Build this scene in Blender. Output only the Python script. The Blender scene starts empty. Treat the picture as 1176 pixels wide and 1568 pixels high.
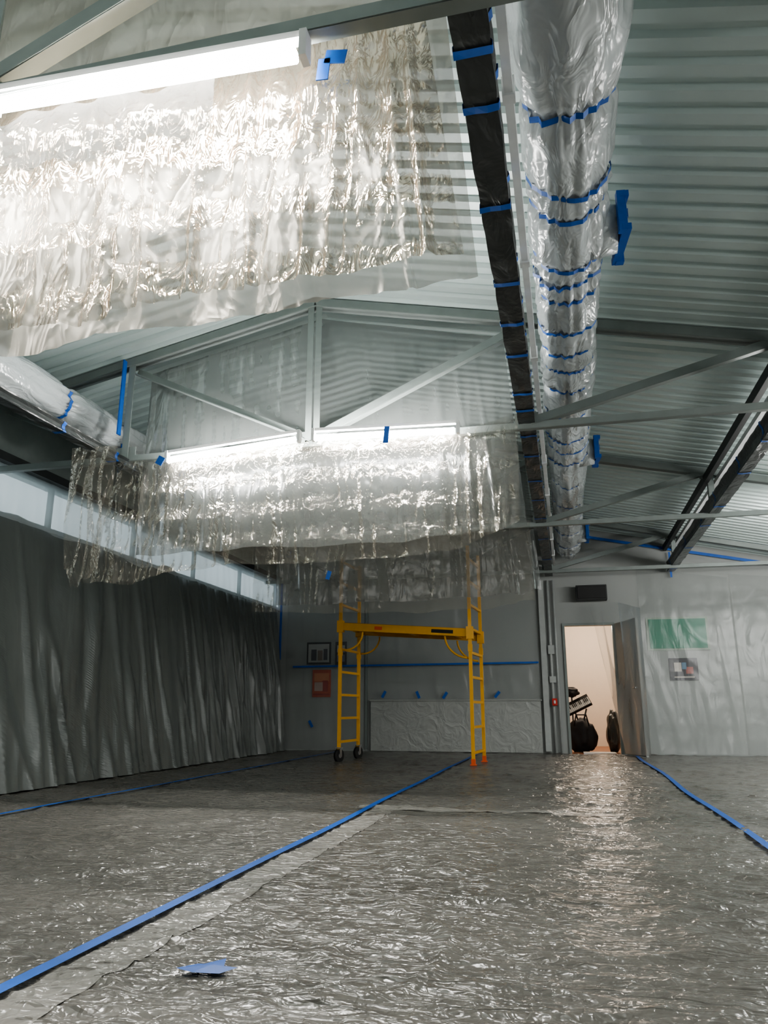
import bpy, bmesh, math, random
from mathutils import Vector, Matrix, noise
random.seed(7)
S = bpy.context.scene
COL = S.collection

# ------------------------------------------------------------------ helpers
class NT:
    def __init__(s, name):
        s.m = bpy.data.materials.new(name); s.m.use_nodes = True
        s.t = s.m.node_tree; s.t.nodes.clear()
        s.out = s.n('ShaderNodeOutputMaterial')
    def n(s, typ, props=None, **inp):
        nd = s.t.nodes.new(typ)
        for k, v in (props or {}).items(): setattr(nd, k, v)
        for k, v in inp.items():
            s.set(nd.inputs[k.replace('_', ' ')], v)
        return nd
    def set(s, sock, v):
        if isinstance(v, bpy.types.NodeSocket): s.t.links.new(v, sock)
        elif isinstance(v, bpy.types.Node): s.t.links.new(v.outputs[0], sock)
        else:
            if isinstance(v, (tuple, list)) and len(v) == 3 and sock.type == 'RGBA': v = (*v, 1)
            sock.default_value = v
    def math(s, op, a, b=0.0, clamp=False):
        nd = s.n('ShaderNodeMath', {'operation': op, 'use_clamp': clamp})
        s.set(nd.inputs[0], a); s.set(nd.inputs[1], b); return nd.outputs[0]

def ridges(T, scale, stretch, detail=2.0, dist=0.8):
    tc = T.n('ShaderNodeTexCoord')
    mp = T.n('ShaderNodeMapping', Vector=tc.outputs['Object'], Scale=stretch)
    n2 = T.n('ShaderNodeTexNoise', Vector=mp, Scale=scale, Detail=detail, Distortion=dist)
    rid = T.math('ABSOLUTE', T.math('SUBTRACT', n2.outputs[0], 0.5))
    return T.math('MULTIPLY', rid, -2.0), mp

def film(name, col, haze, rough=0.16, scale=7, bstr=0.5, dist=0.03, stretch=(1, 1, 1), transl=0.45, spec=1.0, detail=2.0, gcol=(1, 1, 1)):
    T = NT(name)
    h, mp = ridges(T, scale, stretch, detail)
    bp = T.n('ShaderNodeBump', Strength=bstr, Distance=dist, Height=h)
    df = T.n('ShaderNodeBsdfDiffuse', Color=col)
    tl = T.n('ShaderNodeBsdfTranslucent', Color=col)
    body = T.n('ShaderNodeMixShader'); T.set(body.inputs[0], transl); T.set(body.inputs[1], df); T.set(body.inputs[2], tl)
    tr = T.n('ShaderNodeBsdfTransparent', Color=(0.98, 0.985, 0.985))
    lw = T.n('ShaderNodeLayerWeight', Blend=0.4)
    hz = T.math('ADD', haze, T.math('MULTIPLY', lw.outputs['Facing'], 0.35), clamp=True)
    m1 = T.n('ShaderNodeMixShader'); T.set(m1.inputs[0], hz); T.set(m1.inputs[1], tr); T.set(m1.inputs[2], body)
    fr = T.n('ShaderNodeFresnel', IOR=1.5)
    gl = T.n('ShaderNodeBsdfGlossy', Color=gcol, Roughness=rough, Normal=bp)
    m2 = T.n('ShaderNodeMixShader'); T.set(m2.inputs[0], T.math('MINIMUM', T.math('MULTIPLY', fr, spec), 0.45))
    T.set(m2.inputs[1], m1); T.set(m2.inputs[2], gl)
    T.set(T.out.inputs[0], m2)
    return T.m

def wrapped(name, col, col2=None, rough=0.25, scale=7, bstr=0.6, dist=0.03, stretch=(1, 1, 1), spec=0.6, metal=0.0, detail=3.0):
    T = NT(name)
    h, mp = ridges(T, scale, stretch, detail)
    bp = T.n('ShaderNodeBump', Strength=bstr, Distance=dist, Height=h)
    c = col
    if col2:
        nz = T.n('ShaderNodeTexNoise', Vector=mp, Scale=1.1, Detail=3.0)
        mx = T.n('ShaderNodeMix', {'data_type': 'RGBA'})
        T.set(mx.inputs[0], nz.outputs[0]); T.set(mx.inputs[6], (*col, 1)); T.set(mx.inputs[7], (*col2, 1))
        c = mx.outputs[2]
    b = T.n('ShaderNodeBsdfPrincipled', Base_Color=c if not isinstance(c, tuple) else (*c, 1), Roughness=rough, Metallic=metal, Normal=bp)
    b.inputs['Specular IOR Level'].default_value = spec
    T.set(T.out.inputs[0], b)
    return T.m

def plain(name, col, rough=0.5, metal=0.0, var=0.12, scale=12, emit=None):
    T = NT(name)
    tc = T.n('ShaderNodeTexCoord')
    nz = T.n('ShaderNodeTexNoise', Vector=tc.outputs['Object'], Scale=scale, Detail=2.0)
    mr = T.n('ShaderNodeMapRange'); T.set(mr.inputs[0], nz.outputs[0])
    mr.inputs[3].default_value = 1 - var; mr.inputs[4].default_value = 1 + var
    mx = T.n('ShaderNodeVectorMath', {'operation': 'SCALE'})
    mx.inputs[0].default_value = col; T.set(mx.inputs['Scale'], mr.outputs[0])
    b = T.n('ShaderNodeBsdfPrincipled', Base_Color=mx.outputs[0], Roughness=rough, Metallic=metal)
    if emit:
        b.inputs['Emission Color'].default_value = (*emit[0], 1); b.inputs['Emission Strength'].default_value = emit[1]
    T.set(T.out.inputs[0], b)
    return T.m

def obj(name, bm, mats, smooth=False, parent=None):
    me = bpy.data.meshes.new(name); bm.to_mesh(me); bm.free()
    for m in mats: me.materials.append(m)
    if smooth:
        for p in me.polygons: p.use_smooth = True
    o = bpy.data.objects.new(name, me); COL.objects.link(o)
    if parent: o.parent = parent
    return o

def empty(name):
    e = bpy.data.objects.new(name, None); COL.objects.link(e); e.empty_display_size = 0.1
    return e

def box(bm, c, s, mi=0, rot=None):
    M = Matrix.Translation(c)
    if rot is not None: M = M @ rot
    M = M @ Matrix.Diagonal((s[0], s[1], s[2], 1))
    r = bmesh.ops.create_cube(bm, size=1, matrix=M)
    for f in {f for v in r['verts'] for f in v.link_faces}: f.material_index = mi

def bar(bm, p0, p1, w, h, mi=0, up=Vector((0, 0, 1)), off=(0, 0)):
    p0 = Vector(p0); p1 = Vector(p1); d = (p1 - p0); L = d.length; d.normalize()
    if abs(d.dot(up)) > 0.98: up = Vector((0, 1, 0))
    s = d.cross(up).normalized(); u = s.cross(d).normalized()
    R = Matrix((s, d, u)).transposed().to_4x4()
    c = (p0 + p1) / 2 + s * off[0] + u * off[1]
    box(bm, c, (w, L, h), mi, R)

def angle(bm, p0, p1, size=0.06, t=0.007, mi=0):
    bar(bm, p0, p1, size, t, mi, off=(0, -size / 2))
    bar(bm, p0, p1, t, size, mi, off=(size / 2, 0))

def tube(bm, pts, r, seg=10, mi=0, caps=True):
    pts = [Vector(p) for p in pts]; rings = []
    prev = None
    for i, p in enumerate(pts):
        if i == 0: d = pts[1] - pts[0]
        elif i == len(pts) - 1: d = pts[-1] - pts[-2]
        else: d = (pts[i + 1] - pts[i]).normalized() + (pts[i] - pts[i - 1]).normalized()
        d.normalize()
        a = Vector((0, 0, 1)) if prev is None and abs(d.z) < 0.9 else (Vector((1, 0, 0)) if prev is None else prev)
        s = d.cross(a).normalized(); u = s.cross(d).normalized(); prev = u
        rr = r[i] if isinstance(r, (list, tuple)) else r
        rings.append([bm.verts.new(p + rr * (math.cos(2 * math.pi * k / seg) * s + math.sin(2 * math.pi * k / seg) * u)) for k in range(seg)])
    for a, b in zip(rings, rings[1:]):
        for k in range(seg):
            f = bm.faces.new((a[k], a[(k + 1) % seg], b[(k + 1) % seg], b[k])); f.material_index = mi; f.smooth = True
    if caps:
        f = bm.faces.new(rings[0][::-1]); f.material_index = mi
        f = bm.faces.new(rings[-1]); f.material_index = mi

def lerp_poly(pts, t):
    n = len(pts) - 1; a = min(int(t * n), n - 1); f = t * n - a
    return Vector(pts[a]).lerp(Vector(pts[a + 1]), f)

def sheet(name, top, bot, res, amp, mat, seed, nrm=(0, -1, 0), fx=2.5, fz=0.6, jag=0.0, creases=0.0, crumple=0.0, cs=6.0, topjag=0.0, positive=False, tops=10.0, pleat=0.0, pf=5.5):
    """A hung sheet: loose vertical folds + sharp packaging creases + crumple facets, all modelled."""
    bm = bmesh.new()
    L = sum((Vector(a) - Vector(b)).length for a, b in zip(bot, bot[1:])); H = max((Vector(top[0]) - Vector(bot[0])).length, (Vector(top[len(top) // 2]) - Vector(bot[len(bot) // 2])).length)
    nu = max(6, int(L / res[0])); nv = max(6, int(H / res[1]))
    nrm = Vector(nrm); g = []
    for j in range(nv + 1):
        row = []
        for i in range(nu + 1):
            u = i / nu; v = j / nv
            T = lerp_poly(top, u); B = lerp_poly(bot, u)
            B = B + Vector((0, 0, jag * noise.noise(Vector((u * 9, seed, 3)))))
            T = T + Vector((0, 0, topjag * noise.noise(Vector((u * tops, seed, 9)))))
            p = T.lerp(B, v)
            s = (p.x if abs(nrm.y) > .5 else p.y)
            a = noise.noise(Vector((s * fx, p.z * fz, seed)))
            b = noise.noise(Vector((s * fx * 2.3 + a, p.z * fz * 1.4, seed + 11)))
            d = amp * (a + 0.5 * (1 - 2 * abs(b)))
            if positive: d = abs(d) + .01
            if pleat:
                q = noise.noise(Vector((s * pf + p.z * .35, p.z * .25, seed + 31)))
                d += pleat * max(0, 1 - 6 * abs(q)) * (.5 + .5 * v)
                q = noise.noise(Vector((s * pf * 1.9 - p.z * .5, p.z * .3, seed + 37)))
                d += pleat * .4 * max(0, 1 - 5 * abs(q)) * (.4 + .6 * v)
            if creases:
                zz = p.z + 0.015 * noise.noise(Vector((s * 2, 0, seed)))
                d += creases * (abs((zz / 0.24) % 1 - 0.5) + 0.5 * abs((s / 0.42) % 1 - 0.5))
            if crumple:
                w = Vector((s * cs + a * .6, p.z * cs * .8, seed * 1.7))
                ds, _ = noise.voronoi(w)
                m = 0.35 + 1.1 * max(0, noise.noise(Vector((s * 1.3, p.z * 1.3, seed + 2))) + .35)
                d += crumple * m * (ds[0] * .9 - abs(noise.noise(w * 1.9)) * 1.2 - .5 * abs(noise.noise(w * 4.1)))
            row.append(bm.verts.new(p + nrm * d * (0.4 + 0.6 * min(1, v * 4))))
        g.append(row)
    for j in range(nv):
        for i in range(nu):
            f = bm.faces.new((g[j][i], g[j][i + 1], g[j + 1][i + 1], g[j + 1][i])); f.smooth = True
    return obj(name, bm, [mat])

# ------------------------------------------------------------------ materials
M_floor = plain('floor_vinyl', (0.11, 0.105, 0.10), 0.6, scale=5)
def floor_film(name, c1, c2):
    T = NT(name)
    tc = T.n('ShaderNodeTexCoord')
    def crease(scale, stretch, k, dist, detail):
        mp = T.n('ShaderNodeMapping', Vector=tc.outputs['Object'], Scale=stretch)
        nz = T.n('ShaderNodeTexNoise', Vector=mp, Scale=scale, Detail=detail, Distortion=dist)
        a = T.math('ABSOLUTE', T.math('SUBTRACT', nz.outputs[0], 0.5))
        return T.math('SUBTRACT', 1.0, T.math('MULTIPLY', a, k), True), nz
    a, n1 = crease(5.0, (0.5, 1.8, 1), 14.0, 0.4, 2.0)
    b, n2 = crease(11.0, (0.65, 1.6, 1), 11.0, 0.5, 2.0)
    c, n3 = crease(18.0, (1.2, 1.0, 1), 7.0, 0.5, 2.0)
    h = T.math('ADD', T.math('ADD', T.math('MULTIPLY', a, 0.20), T.math('MULTIPLY', b, 0.12)), T.math('ADD', T.math('MULTIPLY', c, 0.06), T.math('MULTIPLY', n1.outputs[0], 0.1)))
    bp = T.n('ShaderNodeBump', Strength=0.8, Distance=0.04, Height=h)
    nz = T.n('ShaderNodeTexNoise', Vector=tc.outputs['Object'], Scale=0.7, Detail=3.0)
    fac = T.math('MULTIPLY', T.math('ADD', nz.outputs[0], T.math('MULTIPLY', b, 0.3)), 1.0, True)
    mx = T.n('ShaderNodeMix', {'data_type': 'RGBA'}); T.set(mx.inputs[0], fac); T.set(mx.inputs[6], (*c1, 1)); T.set(mx.inputs[7], (*c2, 1))
    bs = T.n('ShaderNodeBsdfPrincipled', Base_Color=mx.outputs[2], Roughness=0.2, Normal=bp); bs.inputs['Specular IOR Level'].default_value = 0.7
    T.set(T.out.inputs[0], bs); return T.m
M_floorfilm = floor_film('floor_poly_sheeting', (0.105, 0.098, 0.086), (0.215, 0.203, 0.182))
M_overlap = floor_film('floor_sheet_overlap', (0.25, 0.238, 0.213), (0.34, 0.325, 0.295))
M_wall = plain('painted_wall', (0.35, 0.365, 0.355), 0.75, var=0.06, scale=2)
M_wallfilm = film('wall_poly_film', (0.5, 0.53, 0.51), 0.13, rough=0.3, scale=4.5, bstr=0.35, dist=0.02, stretch=(1.3, 1, .5), spec=0.65)
M_curtain = wrapped('curtain_poly_film', (0.085, 0.096, 0.09), (0.145, 0.158, 0.15), rough=0.3, scale=4, bstr=0.3, dist=0.02, stretch=(1, 1.4, .25), spec=0.65, detail=2.0)
M_film0 = film('hanging_poly_film_soft', (0.20, 0.192, 0.168), 0.58, rough=0.4, scale=6, bstr=0.5, dist=0.03, stretch=(1.4, 1, .6), spec=0.25, gcol=(1, .93, .82))
M_film1 = film('hanging_poly_film_tan', (0.20, 0.16, 0.118), 0.22, rough=0.17, scale=11, bstr=0.7, dist=0.04, stretch=(1.6, 1, .6), spec=0.6, detail=3.0, gcol=(1, .84, .66))
M_glow = film('hanging_poly_film_glow', (0.75, 0.73, 0.69), 0.35, rough=0.25, scale=12, bstr=0.6, dist=0.03, spec=1.0, transl=0.6)
M_film2 = film('hanging_poly_film_grey', (0.21, 0.228, 0.22), 0.60, rough=0.22, scale=5, bstr=0.4, dist=0.03, stretch=(1.5, 1, .5), spec=0.8)
M_film3 = film('hanging_poly_film_crumpled', (0.27, 0.245, 0.205), 0.20, rough=0.18, scale=12, bstr=0.8, dist=0.045, stretch=(1.1, 1, .9), spec=0.8, detail=3.0, gcol=(1, .92, .80))
M_winfilm = film('window_poly_film', (0.75, 0.82, 0.85), 0.40, rough=0.3, scale=3, bstr=0.3, dist=0.02, spec=0.8)
M_duct = wrapped('duct_poly_wrap', (0.46, 0.50, 0.51), (0.62, 0.66, 0.67), rough=0.22, scale=8, bstr=0.65, dist=0.03, stretch=(1, .5, 1), spec=0.8)
M_black = wrapped('black_beam_wrap', (0.038, 0.043, 0.043), None, rough=0.3, scale=9, bstr=0.4, dist=0.02, stretch=(1, .5, 1), spec=0.6)
M_white = wrapped('white_panel_wrap', (0.34, 0.352, 0.34), (0.42, 0.43, 0.41), rough=0.32, scale=4, bstr=0.6, dist=0.03, spec=0.6, detail=3.0)
M_tape = plain('blue_masking_tape', (0.012, 0.11, 0.46), 0.5, var=0.15, scale=30)
M_steel = plain('painted_steel', (0.22, 0.25, 0.24), 0.45, 0.2, var=0.15, scale=8)
M_deck = plain('metal_roof_deck', (0.54, 0.63, 0.615), 0.36, 0.15, var=0.06, scale=3)
M_dark = plain('dark_trim', (0.03, 0.033, 0.033), 0.5)
M_conduit_lit = plain('white_conduit_and_lit_side', (0.85, 0.88, 0.88), 0.35)  # conduit white, also used to paint the purlin's lit side
M_greypipe = plain('grey_conduit', (0.42, 0.44, 0.43), 0.4)
M_tube = plain('fluorescent_tube', (0.9, 0.9, 0.9), 0.3, emit=((1.0, 0.985, 0.955), 215.0))
M_house = plain('fixture_enamel', (0.8, 0.8, 0.78), 0.4)
M_yellow = plain('yellow_powder_coat', (0.78, 0.39, 0.015), 0.35, var=0.08)
M_orange = plain('orange_foot', (0.75, 0.12, 0.03), 0.45)
M_rubber = plain('black_rubber', (0.015, 0.015, 0.015), 0.6)
M_metal = plain('zinc_metal', (0.5, 0.5, 0.5), 0.3, 0.9)
M_ply = plain('plywood_deck', (0.35, 0.22, 0.11), 0.6, var=0.2)
M_warm = plain('warm_white_wall', (0.82, 0.74, 0.64), 0.7, var=0.03)
M_wood = plain('wood_floor', (0.30, 0.13, 0.07), 0.4, var=0.2)
M_blackcloth = plain('black_cloth', (0.012, 0.012, 0.014), 0.7)
M_pale = plain('pale_plastic', (0.75, 0.75, 0.74), 0.5)
M_red = plain('red_plastic', (0.55, 0.03, 0.02), 0.4)

# ------------------------------------------------------------------ room shell
XL, XR, YB, YF, XR0, ZR = -4.95, 5.3, 12.65, -3.0, -1.9, 4.11
def roof(x): return ZR - 0.216 * abs(x - XR0)

bm = bmesh.new(); box(bm, ((XL + XR) / 2, (YB + YF) / 2, -0.05), (XR - XL + .2, YB - YF + .2, 0.1))
obj('floor', bm, [M_floor])

def fz(x, y):
    w = noise.noise(Vector((x * .8, y * .8, 7)))
    z = .012 + .006 * abs(noise.noise(Vector((x * 1.3 + w, y * 3.5, 1)))) + .008 * max(0, 1 - 8 * abs(noise.noise(Vector((x * 2.0 + y * .6, y * 5 + w * 2, 4)))))
    z += .005 * max(0, 1 - 8 * abs(noise.noise(Vector((x * 3.2 - y, y * 9 + w * 3 + x, 24)))))
    return z + .012 * max(0, 1 - 11 * abs(noise.noise(Vector((x * 1.1 - y * 1.2, y * 1.6 + x * .8, 14)))))
bm = bmesh.new()
xs = [XL + .02 + (XR - XL - .04) * i / 360 for i in range(361)]
ys = []; y = YF + .02
while y < YB - .02:
    ys.append(y); y += .08 if y < 1.2 else (.014 + max(0, y - 2) * .006)
ys.append(YB - .02); g = []
for y in ys: g.append([bm.verts.new((x, y, fz(x, y))) for x in xs])
for j in range(len(ys) - 1):
    for i in range(360):
        f = bm.faces.new((g[j][i], g[j][i + 1], g[j + 1][i + 1], g[j + 1][i])); f.smooth = True
obj('floor_plastic_sheeting', bm, [M_floorfilm])

def strip(name, x0, x1, y0, y1, dz, mat, wob=0.0, flat=False):
    bm = bmesh.new(); prev = None; n = int((y1 - y0) / (.15 if flat else .03)); m = 1 if flat else max(2, int((x1 - x0) / .03))
    for k in range(n + 1):
        y = y0 + (y1 - y0) * k / n; w = wob * noise.noise(Vector((y * .5, x0, 2)))
        row = []
        for q in range(m + 1):
            x = x0 + w + (x1 - x0) * q / m
            row.append(bm.verts.new((x, y, (.029 if flat else fz(x, y)) + dz)))
        if prev:
            for q in range(m): bm.faces.new((prev[q], prev[q + 1], row[q + 1], row[q])).smooth = True
        prev = row
    return obj(name, bm, [mat])
strip('floor_tape', -1.43, -1.385, -2.5, 12.2, .001, M_tape, 0.03, True)
strip('floor_tape', 0.915, 0.96, -2.5, 12.3, .001, M_tape, 0.03, True)
strip('floor_tape', -3.69, -3.65, -2.5, 12.2, .001, M_tape, 0.03, True)
strip('floor_sheet_overlap', -1.375, -1.21, -2.5, 5.5, .002, M_overlap, 0.02)
strip('floor_sheet_overlap', -1.5, .3, 5.44, 5.60, .002, M_overlap, 0.0)
bm = bmesh.new()
pp = [(-1.06, 2.06), (-1.02, 2.11), (-1.0, 2.10), (-.965, 2.17), (-.94, 2.10), (-.90, 2.10), (-.93, 2.05), (-1.0, 2.035)]
top = [bm.verts.new((x, y, 0.028 + 0.006 * random.random())) for x, y in pp]
c = bm.verts.new((-.97, 2.09, .036))
for k in range(8): bm.faces.new((top[k], top[(k + 1) % 8], c))
obj('tape_scrap', bm, [M_tape])

bm = bmesh.new()
prof = [(0, 0), (.072, 0), (.088, .032), (.134, .032)]
yl = []
y = YF - .1
while y < YB + .1:
    for a, b in prof: yl.append((y + a, b))
    y += 0.15
prev = None
for yy, dz in yl:
    row = [bm.verts.new((x, yy, roof(x) + dz)) for x in (XL - .1, XR0, XR + .1)]
    if prev:
        for k in range(2): bm.faces.new((prev[k], row[k], row[k + 1], prev[k + 1]))
    prev = row
obj('ceiling', bm, [M_deck])

def prism(bm, poly, axis, a, b, mi=0):
    def P(p, t): return (p[0], t, p[1]) if axis == 'y' else (t, p[0], p[1])
    A = [bm.verts.new(P(p, a)) for p in poly]; B = [bm.verts.new(P(p, b)) for p in poly]
    bm.faces.new(A).material_index = mi; bm.faces.new(B[::-1]).material_index = mi
    for k in range(len(poly)):
        bm.faces.new((A[k], B[k], B[(k + 1) % len(poly)], A[(k + 1) % len(poly)])).material_index = mi
bm = bmesh.new()
DX0, DX1, DZ = -0.02, 0.80, 2.04
prism(bm, [(XL, 0), (DX0, 0), (DX0, roof(DX0) + .02), (XR0, ZR + .02), (XL, roof(XL) + .02)], 'y', YB, YB + .12)
prism(bm, [(DX0, DZ), (DX1, DZ), (DX1, roof(DX1) + .02), (DX0, roof(DX0) + .02)], 'y', YB, YB + .12)
prism(bm, [(DX1, 0), (XR, 0), (XR, roof(XR) + .02), (DX1, roof(DX1) + .02)], 'y', YB, YB + .12)
obj('wall_back', bm, [M_wall])
bm = bmesh.new()
prism(bm, [(XL, 0), (XR, 0), (XR, roof(XR) + .02), (XR0, ZR + .02), (XL, roof(XL) + .02)], 'y', YF - .12, YF)
obj('wall_front', bm, [M_wall])
bm = bmesh.new(); box(bm, (XR + .06, (YB + YF) / 2, 1.28), (.12, YB - YF, 2.58)); obj('wall_right', bm, [M_wall])
bm = bmesh.new()
box(bm, (XL - .06, (YB + YF) / 2, 1.21), (.12, YB - YF, 2.42))
box(bm, (XL - .06, (YB + YF) / 2, 3.17), (.12, YB - YF, .6), 1)
obj('wall_left', bm, [M_wall, M_steel])
bm = bmesh.new()
box(bm, (XL - .05, (YB + YF) / 2, 2.435), (.1, YB - YF - .02, .03)); box(bm, (XL - .05, (YB + YF) / 2, 2.855), (.1, YB - YF - .02, .03))
for k in range(11): box(bm, (XL - .05, YF + .05 + k * 1.555, 2.645), (.05, .04, .42))
obj('window_1', bm, [M_steel])
sheet('window_film', [(XL + .03, YF + .1, 2.88), (XL + .03, YB - .1, 2.88)], [(XL + .05, YF + .1, 2.38), (XL + .05, YB - .1, 2.38)], (.05, .05), 0.03, M_winfilm, 3, nrm=(1, 0, 0), positive=True, pleat=.02, pf=3)
bm = bmesh.new(); box(bm, (XL + .05, (YB + YF) / 2, 2.93), (.08, YB - YF - .1, .08)); obj('trim_1', bm, [M_dark])

# ------------------------------------------------------------------ steelwork
BX = (-3.6, -.18, 1.71)
TY = (1.82, 5.5, 8.75, 11.95)
for ty in TY:
    bm = bmesh.new()
    e = 0.045
    for a, b in ((XL + .1, XR0), (XR0, XR - .1)):
        angle(bm, (a, ty, roof(a) - e), (b, ty, roof(b) - e), .07)
        angle(bm, (a, ty + .03, roof(a) - e), (b, ty + .03, roof(b) - e), .07)
    angle(bm, (XL + .02, ty, 2.79), (4.1, ty, 2.79), .05)
    for dx in (-.035, .035):
        angle(bm, (XR0 + dx, ty, 2.8), (XR0 + dx, ty, roof(XR0) - .06), .05)
    for x in BX: angle(bm, (x, ty, 2.95 if x > -3 else 2.79), (x, ty, roof(x) - .05), .06)
    angle(bm, (XR0, ty, 2.83), (-.2, ty, 3.62), .06)
    angle(bm, (XR0, ty, 2.83), (-3.58, ty, 3.62), .06)
    angle(bm, (-.15, ty, 2.82), (1.69, ty, 3.30), .06)
    angle(bm, (-3.65, ty, 2.84), (-4.85, ty, 3.35), .06)
    for x, z in ((XR0, 2.83), (-.18, 2.83), (-3.6, 2.83), (1.69, 3.28)):
        box(bm, (x, ty - .01, z), (.18, .008, .13))
    obj('roof_truss', bm, [M_steel])

def wrapped_beam(name, x, z, w, h, y0, y1, tapes, core):
    bm = bmesh.new(); n = int((y1 - y0) / .04); rings = []
    prof = [(-.5, -.5), (-.17, -.5), (.17, -.5), (.5, -.5), (.5, -.38), (.34, -.15), (.34, .15), (.5, .38), (.5, .5), (.17, .5), (-.17, .5), (-.5, .5), (-.5, .38), (-.34, .15), (-.34, -.15), (-.5, -.38)]
    seg = len(prof)
    def ring(yy, sc_=1.0):
        r = []
        near = min([abs(yy - t) for t in tapes] + [.3])
        for k, (a, b) in enumerate(prof):
            m = (1 + .09 * noise.noise(Vector((k * .9, yy * 6, x))) - (.05 * math.exp(-(near / .05) ** 2))) * sc_
            r.append(bm.verts.new((x + a * w * m, yy, z + b * h * m)))
        return r
    def skin_(a, b, mi):
        for k in range(seg):
            f = bm.faces.new((a[k], b[k], b[(k + 1) % seg], a[(k + 1) % seg])); f.material_index = mi
    rings = [ring(y0 + (y1 - y0) * i / n) for i in range(n + 1)]
    for a, b in zip(rings, rings[1:]): skin_(a, b, 0)
    bm.faces.new(rings[0]); bm.faces.new(rings[-1][::-1])
    for t in tapes: skin_(ring(t - .018, 1.10), ring(t + .018, 1.10), 1)
    obj(name, bm, [core, M_tape])
wrapped_beam('ceiling_beam', BX[1], 2.88, .125, .16, YF + .05, 12.5, [1.55, 1.8, 2.03, 2.28, 2.85, 3.47, 3.9, 4.3, 4.9, 5.2, 5.75, 6.25, 7, 7.7, 8.5, 9.6, 11], M_black)
wrapped_beam('ceiling_beam', BX[0], 2.745, .09, .075, YF + .05, 12.5, [3.2, 4.6, 5.3, 6.5, 8, 9.5, 11], M_black)
wrapped_beam('ceiling_beam', BX[2], 2.88, .11, .16, YF + .05, 12.5, [4, 6.3, 7.2, 8.4, 9.3, 10.6, 12.2], M_black)
bm = bmesh.new()
bar(bm, (1.66, YF + .05, roof(1.66) - .14), (1.66, YB - .05, roof(1.66) - .14), .05, .09)
obj('purlin', bm, [M_dark])
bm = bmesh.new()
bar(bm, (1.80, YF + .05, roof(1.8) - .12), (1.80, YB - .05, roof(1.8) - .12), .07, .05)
obj('conduit_and_lit_strip', bm, [M_conduit_lit])  # added white strip: lit side of the dark purlin put into colour
bm = bmesh.new()
bar(bm, (-.085, YF + .05, 3.02), (-.085, YB - .05, 3.02), .035, .07)
for k in range(12): box(bm, (-.085, -1 + k * 1.15, 3.02), (.05, .05, .09), 0)
obj('conduit_and_lit_strip', bm, [M_conduit_lit])

# ------------------------------------------------------------------ ducts
def duct(name, x, z, r0, y0, y1, tapes, branches, side):
    bm = bmesh.new(); seg = 72; rings = []; n = int((y1 - y0) / .02)
    def rad(yy, a):
        r = r0
        if yy < 2.7 and side > 0: r = r0 + .045 * min(1, (2.7 - yy) / .3)
        near = min([abs(yy - t) for t in tapes] + [.3])
        bag = min(1, near / .1)
        r += .016 - .034 * math.exp(-(near / .05) ** 2)
        r += (.010 + .018 * bag) * noise.noise(Vector((math.cos(a) * 2.5, math.sin(a) * 2.5, yy * 2.0)))
        pull = math.exp(-(near / .2) ** 2)
        r += (.004 + .015 * pull) * (1 - 2.8 * abs(noise.noise(Vector((math.cos(a) * 7, math.sin(a) * 7, yy * 1.3)))))
        return r
    for i in range(n + 1):
        yy = y0 + (y1 - y0) * i / n; ring = []
        for k in range(seg):
            a = 2 * math.pi * k / seg; rr = rad(yy, a)
            ring.append(bm.verts.new((x + rr * math.cos(a), yy, z + rr * math.sin(a))))
        rings.append(ring)
    for a, b in zip(rings, rings[1:]):
        for k in range(seg):
            f = bm.faces.new((a[k], b[k], b[(k + 1) % seg], a[(k + 1) % seg])); f.smooth = True
    bm.faces.new(rings[0]); bm.faces.new(rings[-1][::-1])
    for t in tapes:
        tilt = random.uniform(-.25, .25); a0 = random.uniform(0, 6.28); span = random.choice([6.28, 6.28, 4.4, 3.6])
        if side < 0: span = 6.28
        if span < 6: a0 = math.pi * 1.5 - span / 2 + random.uniform(-.5, .5)
        pr = None; m = 40
        for k in range(m + 1):
            a = a0 + span * k / m; yc = t + r0 * tilt * math.cos(a)
            q = []
            for d in (-.018, .018):
                rr = max(rad(yc - .02, a), rad(yc + .02, a), rad(yc, a)) + .006
                q.append(bm.verts.new((x + rr * math.cos(a), yc + d, z + rr * math.sin(a))))
            if pr:
                f = bm.faces.new((pr[0], pr[1], q[1], q[0])); f.material_index = 1
            pr = q
    for by in branches:
        cx = x + side * (r0 + .07)
        tube(bm, [(x + side * .1, by, z), (cx + side * .015, by, z)], [.15, .13], 20, 0)
        R = Matrix.Rotation(side * .12, 4, 'Z')
        box(bm, (cx + side * .03, by, z), (.03, .30, .20), 0, R)
        for dz in (-.1, .1): box(bm, (cx + side * .035, by, z + dz), (.045, .34, .035), 1, R)
        for dy in (-.15, .15): box(bm, (cx + side * .035, by + dy, z), (.045, .04, .24), 1, R)
        box(bm, (cx + side * .05, by, z), (.004, .28, .05), 1, R)
    return obj(name, bm, [M_duct, M_tape])
duct('air_duct', .15, 3.25, .175, YF + .3, 12.35, [1.2, 2.73, 3.25, 3.43, 3.89, 4.05, 4.25, 4.64, 4.98, 5.25, 5.6, 6.2, 6.77, 7.1, 7.45, 8.3, 9.2, 10.0, 10.7, 11.6, 12.1], [3.8, 7.6, 11.4], 1)
duct('air_duct', -4.05, 3.19, .15, YF + .3, 12.3, [2, 3.6, 5.1, 5.9, 7, 8.4, 10, 11.5], [], -1)

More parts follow.
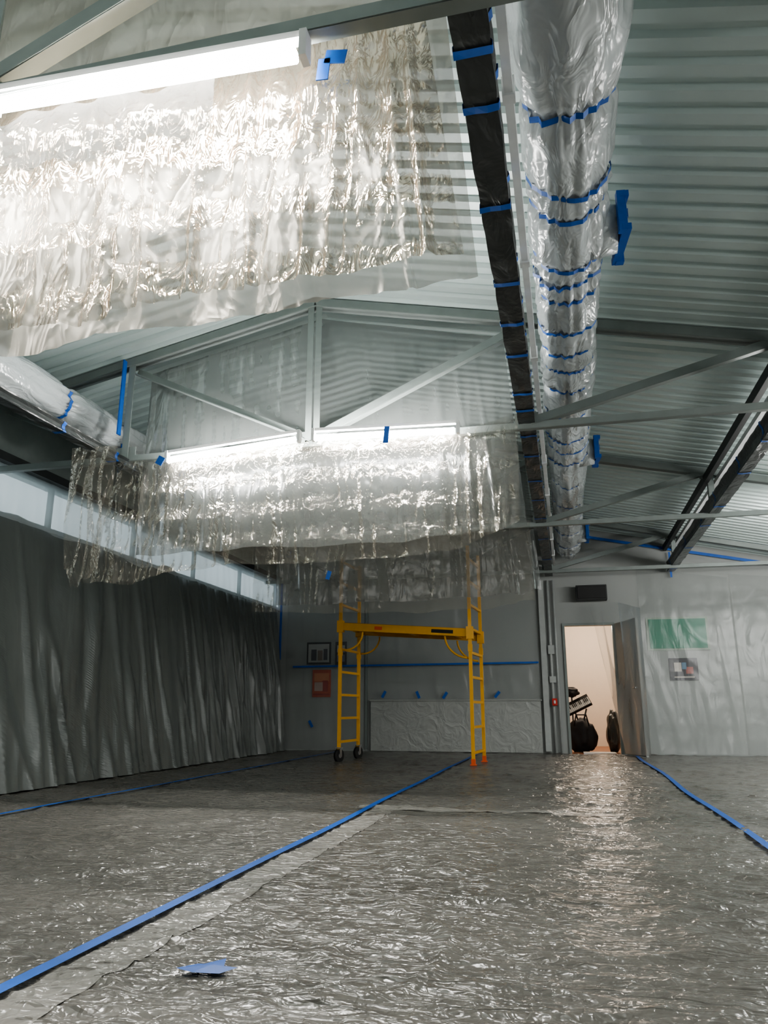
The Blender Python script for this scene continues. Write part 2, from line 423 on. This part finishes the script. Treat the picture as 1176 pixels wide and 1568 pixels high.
# ------------------------------------------------------------------ fluorescent fixtures
def fixture(x0, x1, y, z0, z1):
    bm = bmesh.new()
    xm = (x0 + x1) / 2; zm = z0 + (z1 - z0) * 0.5 + .06
    for a, b, za, zb in ((x0, xm - .06, z0, zm), (xm + .06, x1, zm, z1)):
        bar(bm, (a, y, za + .065), (b, y, zb + .065), .035, .025, 0)
        tube(bm, [(a + .02, y, za), (b - .02, y, zb)], .024, 6, 1, caps=False)
        for xx, zz in ((a, za), (b, zb)): box(bm, (xx + .008, y, zz + .025), (.024, .05, .1), 0)
    return obj('fluorescent_fixture', bm, [M_house, M_tube])
fixture(-3.09, -.69, 1.80, 2.65, 2.68)
fixture(-3.09, -.69, 5.28, 2.67, 2.72)
for yy in (1.2, 5.2, 8.9): fixture(2.6, 5.0, yy, 2.25, 2.25)

# ------------------------------------------------------------------ hanging poly sheets
def banner(k, y, xl, xr):
    sheet('hanging_plastic_sheet', [(xl, y, roof(xl) - .12), (XR0, y, ZR - .12), (xr - .12, y, roof(xr) - .12)],
          [(xl, y - .02, 1.96), (-2.6, y - .05, 1.95), (-1.18, y - .03, 1.97), (-.56, y - .03, 2.0), (xr, y, 2.04)],
          (.025, .03), .05 if k != 1 else .03, M_film2 if k else M_film0, 20 + k, fx=1.8, fz=.5, jag=.05, creases=.010, crumple=.006 if k == 0 else .0, pleat=.02)
banner(0, 2.16, -3.5, -.20)
banner(1, 5.64, -3.5, -.22)
banner(2, 8.92, -3.5, -.22)
sheet('hanging_plastic_sheet', [(-3.45, 1.93, 2.84), (-1.9, 1.93, 2.86), (-.72, 1.94, 2.90), (-.34, 1.95, 3.05)], [(-3.4, 1.90, 1.82), (-2.2, 1.87, 1.83), (-1.2, 1.87, 1.88), (-.75, 1.90, 1.93), (-.22, 1.94, 1.99)],
      (.009, .010), .04, M_film1, 31, fx=3.0, fz=.5, jag=.05, creases=.035, crumple=.011, cs=10, topjag=.05, pleat=.035)
sheet('hanging_plastic_sheet', [(-3.1, 1.735, 2.585), (-1.9, 1.735, 2.60), (-.95, 1.74, 2.60)], [(-3.1, 1.74, 2.36), (-2.0, 1.75, 2.40), (-1.4, 1.74, 2.36), (-.95, 1.745, 2.42)],
      (.012, .014), .015, M_glow, 36, fx=4.0, fz=1.0, jag=.10, crumple=.008, cs=12, topjag=.07, tops=14, pleat=.01)  # film strip added in front of the tube to make its glow
sheet('hanging_plastic_sheet', [(-3.62, 5.37, 2.72), (-3.1, 5.36, 2.70), (-1.9, 5.36, 2.76), (-.7, 5.36, 2.74), (-.24, 5.37, 2.84)], [(-3.75, 5.31, 1.68), (-3.3, 5.30, 1.66), (-2.6, 5.30, 1.78), (-1.7, 5.30, 1.75), (-.7, 5.30, 1.81), (-.26, 5.33, 2.00)],
      (.012, .013), .04, M_film3, 33, fx=3.5, fz=1.0, jag=.05, creases=.045, crumple=.014, cs=10, topjag=.04, pleat=.025)
sheet('hanging_plastic_sheet', [(-3.60, 8.42, 2.66), (-1.9, 8.40, 2.67), (-.3, 8.42, 2.76)], [(-3.6, 8.34, 1.82), (-2.6, 8.34, 1.76), (-1.5, 8.34, 1.75), (-.75, 8.34, 1.78), (-.28, 8.38, 1.85)],
      (.02, .02), .05, M_film3, 35, fx=3.5, fz=1.0, jag=.05, creases=.025, crumple=.018, cs=8, topjag=.04)
sheet('hanging_plastic_sheet', [(-3.78, 5.02, 2.74), (-3.36, 5.0, 2.72)], [(-3.72, 4.98, 1.78), (-3.62, 4.97, 1.60), (-3.40, 4.98, 1.70)], (.02, .025), .05, M_film3, 41, fx=6, fz=1.0, jag=.08, crumple=.01)
def tab(x, y, z, w, h, r):
    bm = bmesh.new(); box(bm, (x, y, z), (w, .004, h), 0, Matrix.Rotation(r, 4, 'Y')); obj('tape_tab', bm, [M_tape])
tab(-.60, 1.86, 2.71, .07, .05, .2); tab(-.64, 1.86, 2.67, .04, .08, .1); tab(-1.19, 5.09, 2.66, .04, .13, .1)
tab(-3.03, 5.09, 2.60, .06, .07, .5); tab(-2.62, 8.25, 2.2, .05, .1, .3)
bm = bmesh.new(); box(bm, (-3.66, 5.44, 3.35), (.012, .05, .7)); obj('post_tape', bm, [M_tape])
bm = bmesh.new(); box(bm, (-4.85, 12.55, 2.2), (.03, .03, 1.35)); obj('corner_tape', bm, [M_tape])

# left wall curtain
sheet('wall_plastic_curtain', [(XL + .03, YF + .1, 2.40), (XL + .03, 12.45, 2.40)], [(XL + .36, YF + .1, .03), (XL + .36, 8, .03), (XL + .26, 12.4, .03)], (.014, .05), .10, M_curtain, 50, nrm=(1, 0, 0), fx=1.1, fz=.2, positive=True, pleat=.045, pf=3.2, topjag=.10, tops=22)
def wsheet(x0, x1, z0, z1a, z1b, seed, bow=.0):
    y = YB - .02
    sheet('wall_plastic_sheeting', [(x0, y, z1a), (x1, y, z1b)], [(x0, y - bow, z0), (x1, y - bow, z0)], (.03, .04), .03, M_wallfilm, seed, fx=1.5, fz=.7, creases=.005, positive=True, crumple=.005, cs=3, pleat=.014, pf=3)
wsheet(-4.75, -3.34, .04, 2.9, 3.1, 60)
wsheet(-3.26, -.42, .86, 3.2, 3.2, 61)
wsheet(1.2, 2.55, .04, 2.90, 2.70, 62, .08)
wsheet(2.58, 5.1, .04, 2.75, 2.5, 63, .06)
bm = bmesh.new()
yt = YB - .10
bar(bm, (-4.6, yt, 1.40), (-.42, yt, 1.42), .006, .03)
bar(bm, (.35, yt, roof(.35) - .16), (5.0, yt, roof(5.0) - .12), .006, .045)
bar(bm, (1.72, yt, 2.72), (1.72, yt, roof(1.72) - .2), .03, .006)
for x, z, r in ((-2.98, .93, .5), (-2.4, .92, -.4), (-1.95, .91, .6), (-1.1, .92, .7), (-4.25, .45, -.5)):
    box(bm, (x, yt, z), (.045, .006, .12), 0, Matrix.Rotation(r, 4, 'Y'))
obj('wall_tape', bm, [M_tape])
bm = bmesh.new()
box(bm, (-1.82, YB - .05, .42), (2.80, .05, .80))
box(bm, (-1.82, YB - .05, .83), (2.84, .07, .03))
o = obj('wrapped_wainscot_panel', bm, [M_white]); bv = o.modifiers.new('b', 'BEVEL'); bv.width = .01
bm = bmesh.new()
box(bm, (-.33, YB - .05, 1.4), (.09, .06, 2.7))
tube(bm, [(-.22, YB - .05, .03), (-.22, YB - .05, 2.75)], .022, 10); tube(bm, [(-.13, YB - .05, .03), (-.13, YB - .05, 2.75)], .016, 10)
box(bm, (-.21, YB - .06, 1.62), (.1, .06, .14)); box(bm, (-.21, YB - .06, 1.15), (.1, .05, .1))
obj('conduit_pipes', bm, [M_greypipe])
bm = bmesh.new(); box(bm, (-3.3, YB - .02, 1.5), (.04, .03, 2.9)); obj('trim_3', bm, [M_steel])
bm = bmesh.new(); box(bm, (-.20, YB - .11, .80), (.08, .05, .11)); box(bm, (-.20, YB - .14, .80), (.03, .012, .05), 1)
o = obj('fire_alarm_pull_station', bm, [M_red, M_pale]); o.modifiers.new('b', 'BEVEL').width = .006

# ------------------------------------------------------------------ posters
def poster(name, x, z, w, h, draw):
    bm = bmesh.new(); y = YB - .012
    box(bm, (x, y, z), (w, .012, h), 0)
    for cx, cz, sw, sh, mi in draw: box(bm, (x + cx * w, y - .008 - .002 * mi, z + cz * h), (sw * w, .003, sh * h), mi)
    obj(name, bm, [plain(name + '_a', c, .5) for c in PC])
PC = [(.30, .36, .30), (.01, .10, .04), (.70, .66, .12), (.02, .20, .12)]
poster('framed_landscape_picture', 1.74, 1.84, .92, .52, [(0, 0, .92, .88, 3), (-.15, .22, .55, .25, 1), (.05, -.25, .75, .3, 1), (-.2, -.02, .35, .12, 2), (.25, .2, .25, .18, 2), (.1, .05, .3, .10, 2)])
PC = [(.02, .02, .03), (.5, .45, .4), (.35, .08, .06), (.1, .2, .3)]
poster('framed_photo', 1.78, 1.29, .42, .34, [(-.2, .1, .25, .4, 1), (.2, -.05, .25, .3, 2), (0, -.35, .7, .06, 1), (.02, .15, .16, .3, 3)])
PC = [(.05, .05, .055), (.45, .45, .44), (.10, .10, .12), (.25, .2, .18)]
poster('framed_picture', -4.16, 1.63, .44, .38, [(0, 0, .86, .82, 1), (-.2, -.08, .22, .5, 2), (.06, -.1, .2, .45, 3), (.28, -.06, .16, .5, 2)])
PC = [(.50, .11, .06), (.62, .24, .12), (.36, .06, .05), (.5, .36, .3)]
poster('wall_poster', -4.10, 1.12, .33, .46, [(0, .22, .8, .3, 1), (-.15, -.12, .45, .32, 3), (.2, -.1, .3, .4, 2), (0, -.4, .9, .06, 2)])
PC = [(.06, .06, .07), (.4, .4, .4), (.2, .2, .25), (.5, .5, .45)]
poster('framed_picture', -3.76, 1.62, .2, .40, [(0, .2, .7, .3, 1), (0, -.2, .7, .3, 2)])

bm = bmesh.new()
box(bm, (.47, YB - .16, 2.50), (.48, .2, .24)); box(bm, (.47, YB - .268, 2.50), (.44, .012, .20), 1); box(bm, (.47, YB - .04, 2.50), (.1, .06, .1), 2)
o = obj('wall_speaker', bm, [M_dark, M_rubber, M_metal]); o.modifiers.new('b', 'BEVEL').width = .01

# ------------------------------------------------------------------ door, room beyond
bm = bmesh.new()
box(bm, (DX0 + .02, YB + .05, DZ / 2), (.04, .16, DZ)); box(bm, (DX1 - .02, YB + .05, DZ / 2), (.04, .16, DZ)); box(bm, ((DX0 + DX1) / 2, YB + .05, DZ - .02), (DX1 - DX0 - .08, .16, .04))
obj('trim_2', bm, [M_steel])
dr = empty('door_1')
ang = math.atan2(-.74, .25)
R = Matrix.Rotation(ang, 4, 'Z'); hinge = Vector((DX1 + .02, YB - .06, 0))
def dl(a, b, c): return hinge + R @ Vector((a, b, c))
bm = bmesh.new()
box(bm, dl(.39, 0, 1.02), (.78, .04, 1.99), 0, R)
for cz, hh in ((.55, .7), (1.5, .8)): box(bm, dl(.39, -.024, cz), (.56, .008, hh), 0, R)
obj('leaf', bm, [plain('door_paint', (.30, .31, .30), .5)], parent=dr)
bm = bmesh.new()
for s in (-1, 1):
    tube(bm, [dl(.71, 0, 1.0), dl(.71, s * .06, 1.0)], .013, 10); tube(bm, [dl(.71, s * .06, 1.0), dl(.60, s * .06, 1.0)], .011, 10)
obj('handle', bm, [M_metal], parent=dr)
o = sheet('plastic_flap', [(.42, 12.38, 2.32), (.85, 12.2, 2.30), (1.12, 11.75, 2.15)], [(.80, 12.3, .05), (.93, 12.0, .05), (1.10, 11.7, .05)], (.02, .04), .05, M_wallfilm, 71, fx=4, fz=.5)
o.parent = dr

ex0, ex1, ey1, ez = -1.4, 2.0, 15.6, 2.5
bm = bmesh.new(); box(bm, ((ex0 + ex1) / 2, (YB + .12 + ey1) / 2, -.05), (ex1 - ex0, ey1 - YB - .12, .1)); obj('floor_adjoining', bm, [M_wood])
bm = bmesh.new()
box(bm, ((ex0 + ex1) / 2, ey1 + .05, ez / 2), (ex1 - ex0, .1, ez)); box(bm, (ex0 - .05, (YB + .12 + ey1) / 2, ez / 2), (.1, ey1 - YB - .12, ez)); box(bm, (ex1 + .05, (YB + .12 + ey1) / 2, ez / 2), (.1, ey1 - YB - .12, ez))
obj('wall_adjoining', bm, [M_warm])
bm = bmesh.new(); box(bm, ((ex0 + ex1) / 2, (YB + .12 + ey1) / 2, ez + .05), (ex1 - ex0, ey1 - YB - .12, .1)); obj('ceiling_adjoining', bm, [M_warm])
bm = bmesh.new(); tube(bm, [(.5, 14.1, 2.498), (.5, 14.1, 2.46), (.5, 14.1, 2.43)], [.16, .15, .06], 24); obj('ceiling_lamp', bm, [plain('lamp_glass', (.9, .85, .75), .4, emit=((1, .82, .62), 14))])
L = bpy.data.lights.new('room_light', 'POINT'); L.energy = 60; L.color = (1, .86, .72); L.shadow_soft_size = .12
lo = bpy.data.objects.new('room_light', L); lo.location = (.5, 14.1, 2.2); COL.objects.link(lo)

eq = empty('music_equipment_stack')
def blob(c, r, sc_, seed, amt=.2):
    bm = bmesh.new(); bmesh.ops.create_icosphere(bm, subdivisions=4, radius=1)
    for v in bm.verts:
        n_ = v.co.normalized(); k = 1 + amt * noise.noise(n_ * 2 + Vector((seed, 0, 0))) + .05 * noise.noise(n_ * 8)
        q = Vector((n_.x * sc_[0], n_.y * sc_[1], n_.z * sc_[2])) * r * k
        v.co = Vector((c[0] + q.x, c[1] + q.y, max(c[2] + q.z, .005)))
    for f in bm.faces: f.smooth = True
    return bm
bm = blob((.20, 13.5, .26), .26, (.95, .7, 1.05), 1)
tube(bm, [(.08, 13.3, .42), (.12, 13.27, .60), (.28, 13.27, .60), (.32, 13.3, .42)], .013, 8)
obj('duffel_bag', bm, [M_blackcloth], parent=eq)
R = Matrix.Rotation(-.45, 4, 'Y') @ Matrix.Rotation(-.9, 4, 'X').inverted()
bm = bmesh.new(); kc = Vector((.17, 13.45, .76))
box(bm, kc, (.42, .22, .05), 0, R)
for k in range(14): box(bm, kc + R @ Vector((-.19 + k * .029, -.03, .03)), (.025, .14, .014), 1, R)
for k in range(13):
    if k % 7 not in (2, 6): box(bm, kc + R @ Vector((-.175 + k * .029, .0, .042)), (.013, .08, .014), 0, R)
obj('keyboard', bm, [M_rubber, M_pale], parent=eq)
bm = bmesh.new(); tube(bm, [(.1, 13.55, 0), (.3, 13.5, .70)], .014, 8); tube(bm, [(.3, 13.6, 0), (.1, 13.5, .68)], .014, 8)
obj('keyboard_stand', bm, [M_rubber], parent=eq)
bm = blob((.07, 13.5, .97), .12, (1.0, .9, .7), 5, .3)
tube(bm, [(.07, 13.5, 0.0), (.07, 13.5, .97)], .012, 8)
obj('hat_on_stand', bm, [M_blackcloth], parent=eq)
bm = blob((.72, 13.45, .33), .2, (.6, .8, 1.7), 9, .25)
obj('trash_bag', bm, [M_black])
bm = bmesh.new(); box(bm, (.45, 13.05, .012), (.5, .4, .02)); obj('door_mat', bm, [M_pale])

# ------------------------------------------------------------------ rolling scaffold
sc = empty('rolling_scaffold')
A = [Vector((-3.0, 10.05, 0)), Vector((-3.0 + .06, 10.80, 0))]
B = [Vector((-1.17, 9.70, 0)), Vector((-1.17 + .06, 10.40, 0))]
TOP = 2.78
z3 = Vector((0, 0, 1))
for nm, P, base in (('end_frame_1', A, .15), ('end_frame_2', B, .05)):
    bm = bmesh.new()
    a, b = P
    for p in P: bar(bm, p + z3 * base, p + z3 * TOP, .042, .042)
    for k in range(9):
        z = base + .12 + k * .305
        if z < TOP: bar(bm, a + z3 * z, b + z3 * z, .032, .032)
    for p in P: box(bm, p + z3 * 1.45, (.055, .055, .09))
    obj(nm, bm, [M_yellow], parent=sc)
bm = bmesh.new()
for i in (0, 1):
    a = A[i] + z3 * 1.80; b = B[i] + z3 * 1.64
    bar(bm, a, b, .045, .10)
    box(bm, a, (.09, .07, .16)); box(bm, b, (.09, .07, .16))
    dv = (b - a).normalized()
    for e, sgn in ((a, 1), (b, -1)):
        pts = []
        for k in range(9):
            t = k / 8 * math.pi / 2
            pts.append(e + dv * sgn * (.04 + .30 * math.sin(t)) + Vector((0, 0, -.06 - .26 * math.cos(t))))
        tube(bm, pts, .013, 8)
for k in (.15, .5, .85):
    p0 = A[0].lerp(B[0], k) + z3 * (1.80 - .16 * k); p1 = A[1].lerp(B[1], k) + z3 * (1.80 - .16 * k); bar(bm, p0, p1, .04, .05)
obj('platform_rails', bm, [M_yellow], parent=sc)
bm = bmesh.new()
c0 = (A[0] + A[1]) / 2 + Vector((.03, 0, 1.855)); c1 = (B[0] + B[1]) / 2 + Vector((-.03, 0, 1.695)); bar(bm, c0, c1, .66, .02)
obj('platform_deck', bm, [M_ply], parent=sc)
bm = bmesh.new()
for k0, k1, mi in ((.72, .88, 0), (.28, .34, 1)):
    p0 = A[0].lerp(B[0], k0) + Vector((0, -.024, 1.80 - .16 * k0)); p1 = A[0].lerp(B[0], k1) + Vector((0, -.024, 1.80 - .16 * k1)); bar(bm, p0, p1, .004, .045, mi)
obj('labels', bm, [M_rubber, M_orange], parent=sc)
bm = bmesh.new()
for p in A:
    R = Matrix.Rotation(1.2, 4, 'Z')
    c = p + Vector((0, 0, .095))
    ax = R.to_3x3() @ Vector((0, 1, 0))
    tube(bm, [c - ax * .022, c + ax * .022], .085, 24, 0)
    tube(bm, [c - ax * .026, c + ax * .026], .03, 16, 1)
    for s in (-1, 1): box(bm, c + ax * s * .032 + Vector((0, 0, .045)), (.04, .006, .11), 1, R)
    box(bm, c + Vector((0, 0, .1)), (.08, .08, .012), 1)
for p in B:
    box(bm, p + Vector((0, 0, .06)), (.05, .05, .08), 2); box(bm, p + Vector((0, 0, .03)), (.08, .08, .012), 2)
obj('casters', bm, [M_rubber, M_metal, M_orange], parent=sc)

# ------------------------------------------------------------------ world + camera
W = bpy.data.worlds.new('World'); S.world = W; W.use_nodes = True
bg = W.node_tree.nodes['Background']; bg.inputs[0].default_value = (.72, .86, .92, 1); bg.inputs[1].default_value = 1.8
try: S.view_settings.look = 'AgX - Medium High Contrast'
except Exception: pass

cam = bpy.data.cameras.new('camera'); co = bpy.data.objects.new('camera', cam); COL.objects.link(co)
cam.sensor_fit = 'VERTICAL'; cam.sensor_height = 36; cam.lens = 1150 / 1568 * 36; cam.clip_start = .05
psi, th = math.atan(0.2372), math.atan(301 / 1150)
F = Vector((-math.sin(psi) * math.cos(th), math.cos(psi) * math.cos(th), math.sin(th)))
Rv = Vector((math.cos(psi), math.sin(psi), 0)); U = Rv.cross(F)
Mx = Matrix((Rv, U, -F)).transposed().to_4x4(); Mx.translation = Vector((0, 0, .7))
co.matrix_world = Mx
S.camera = co
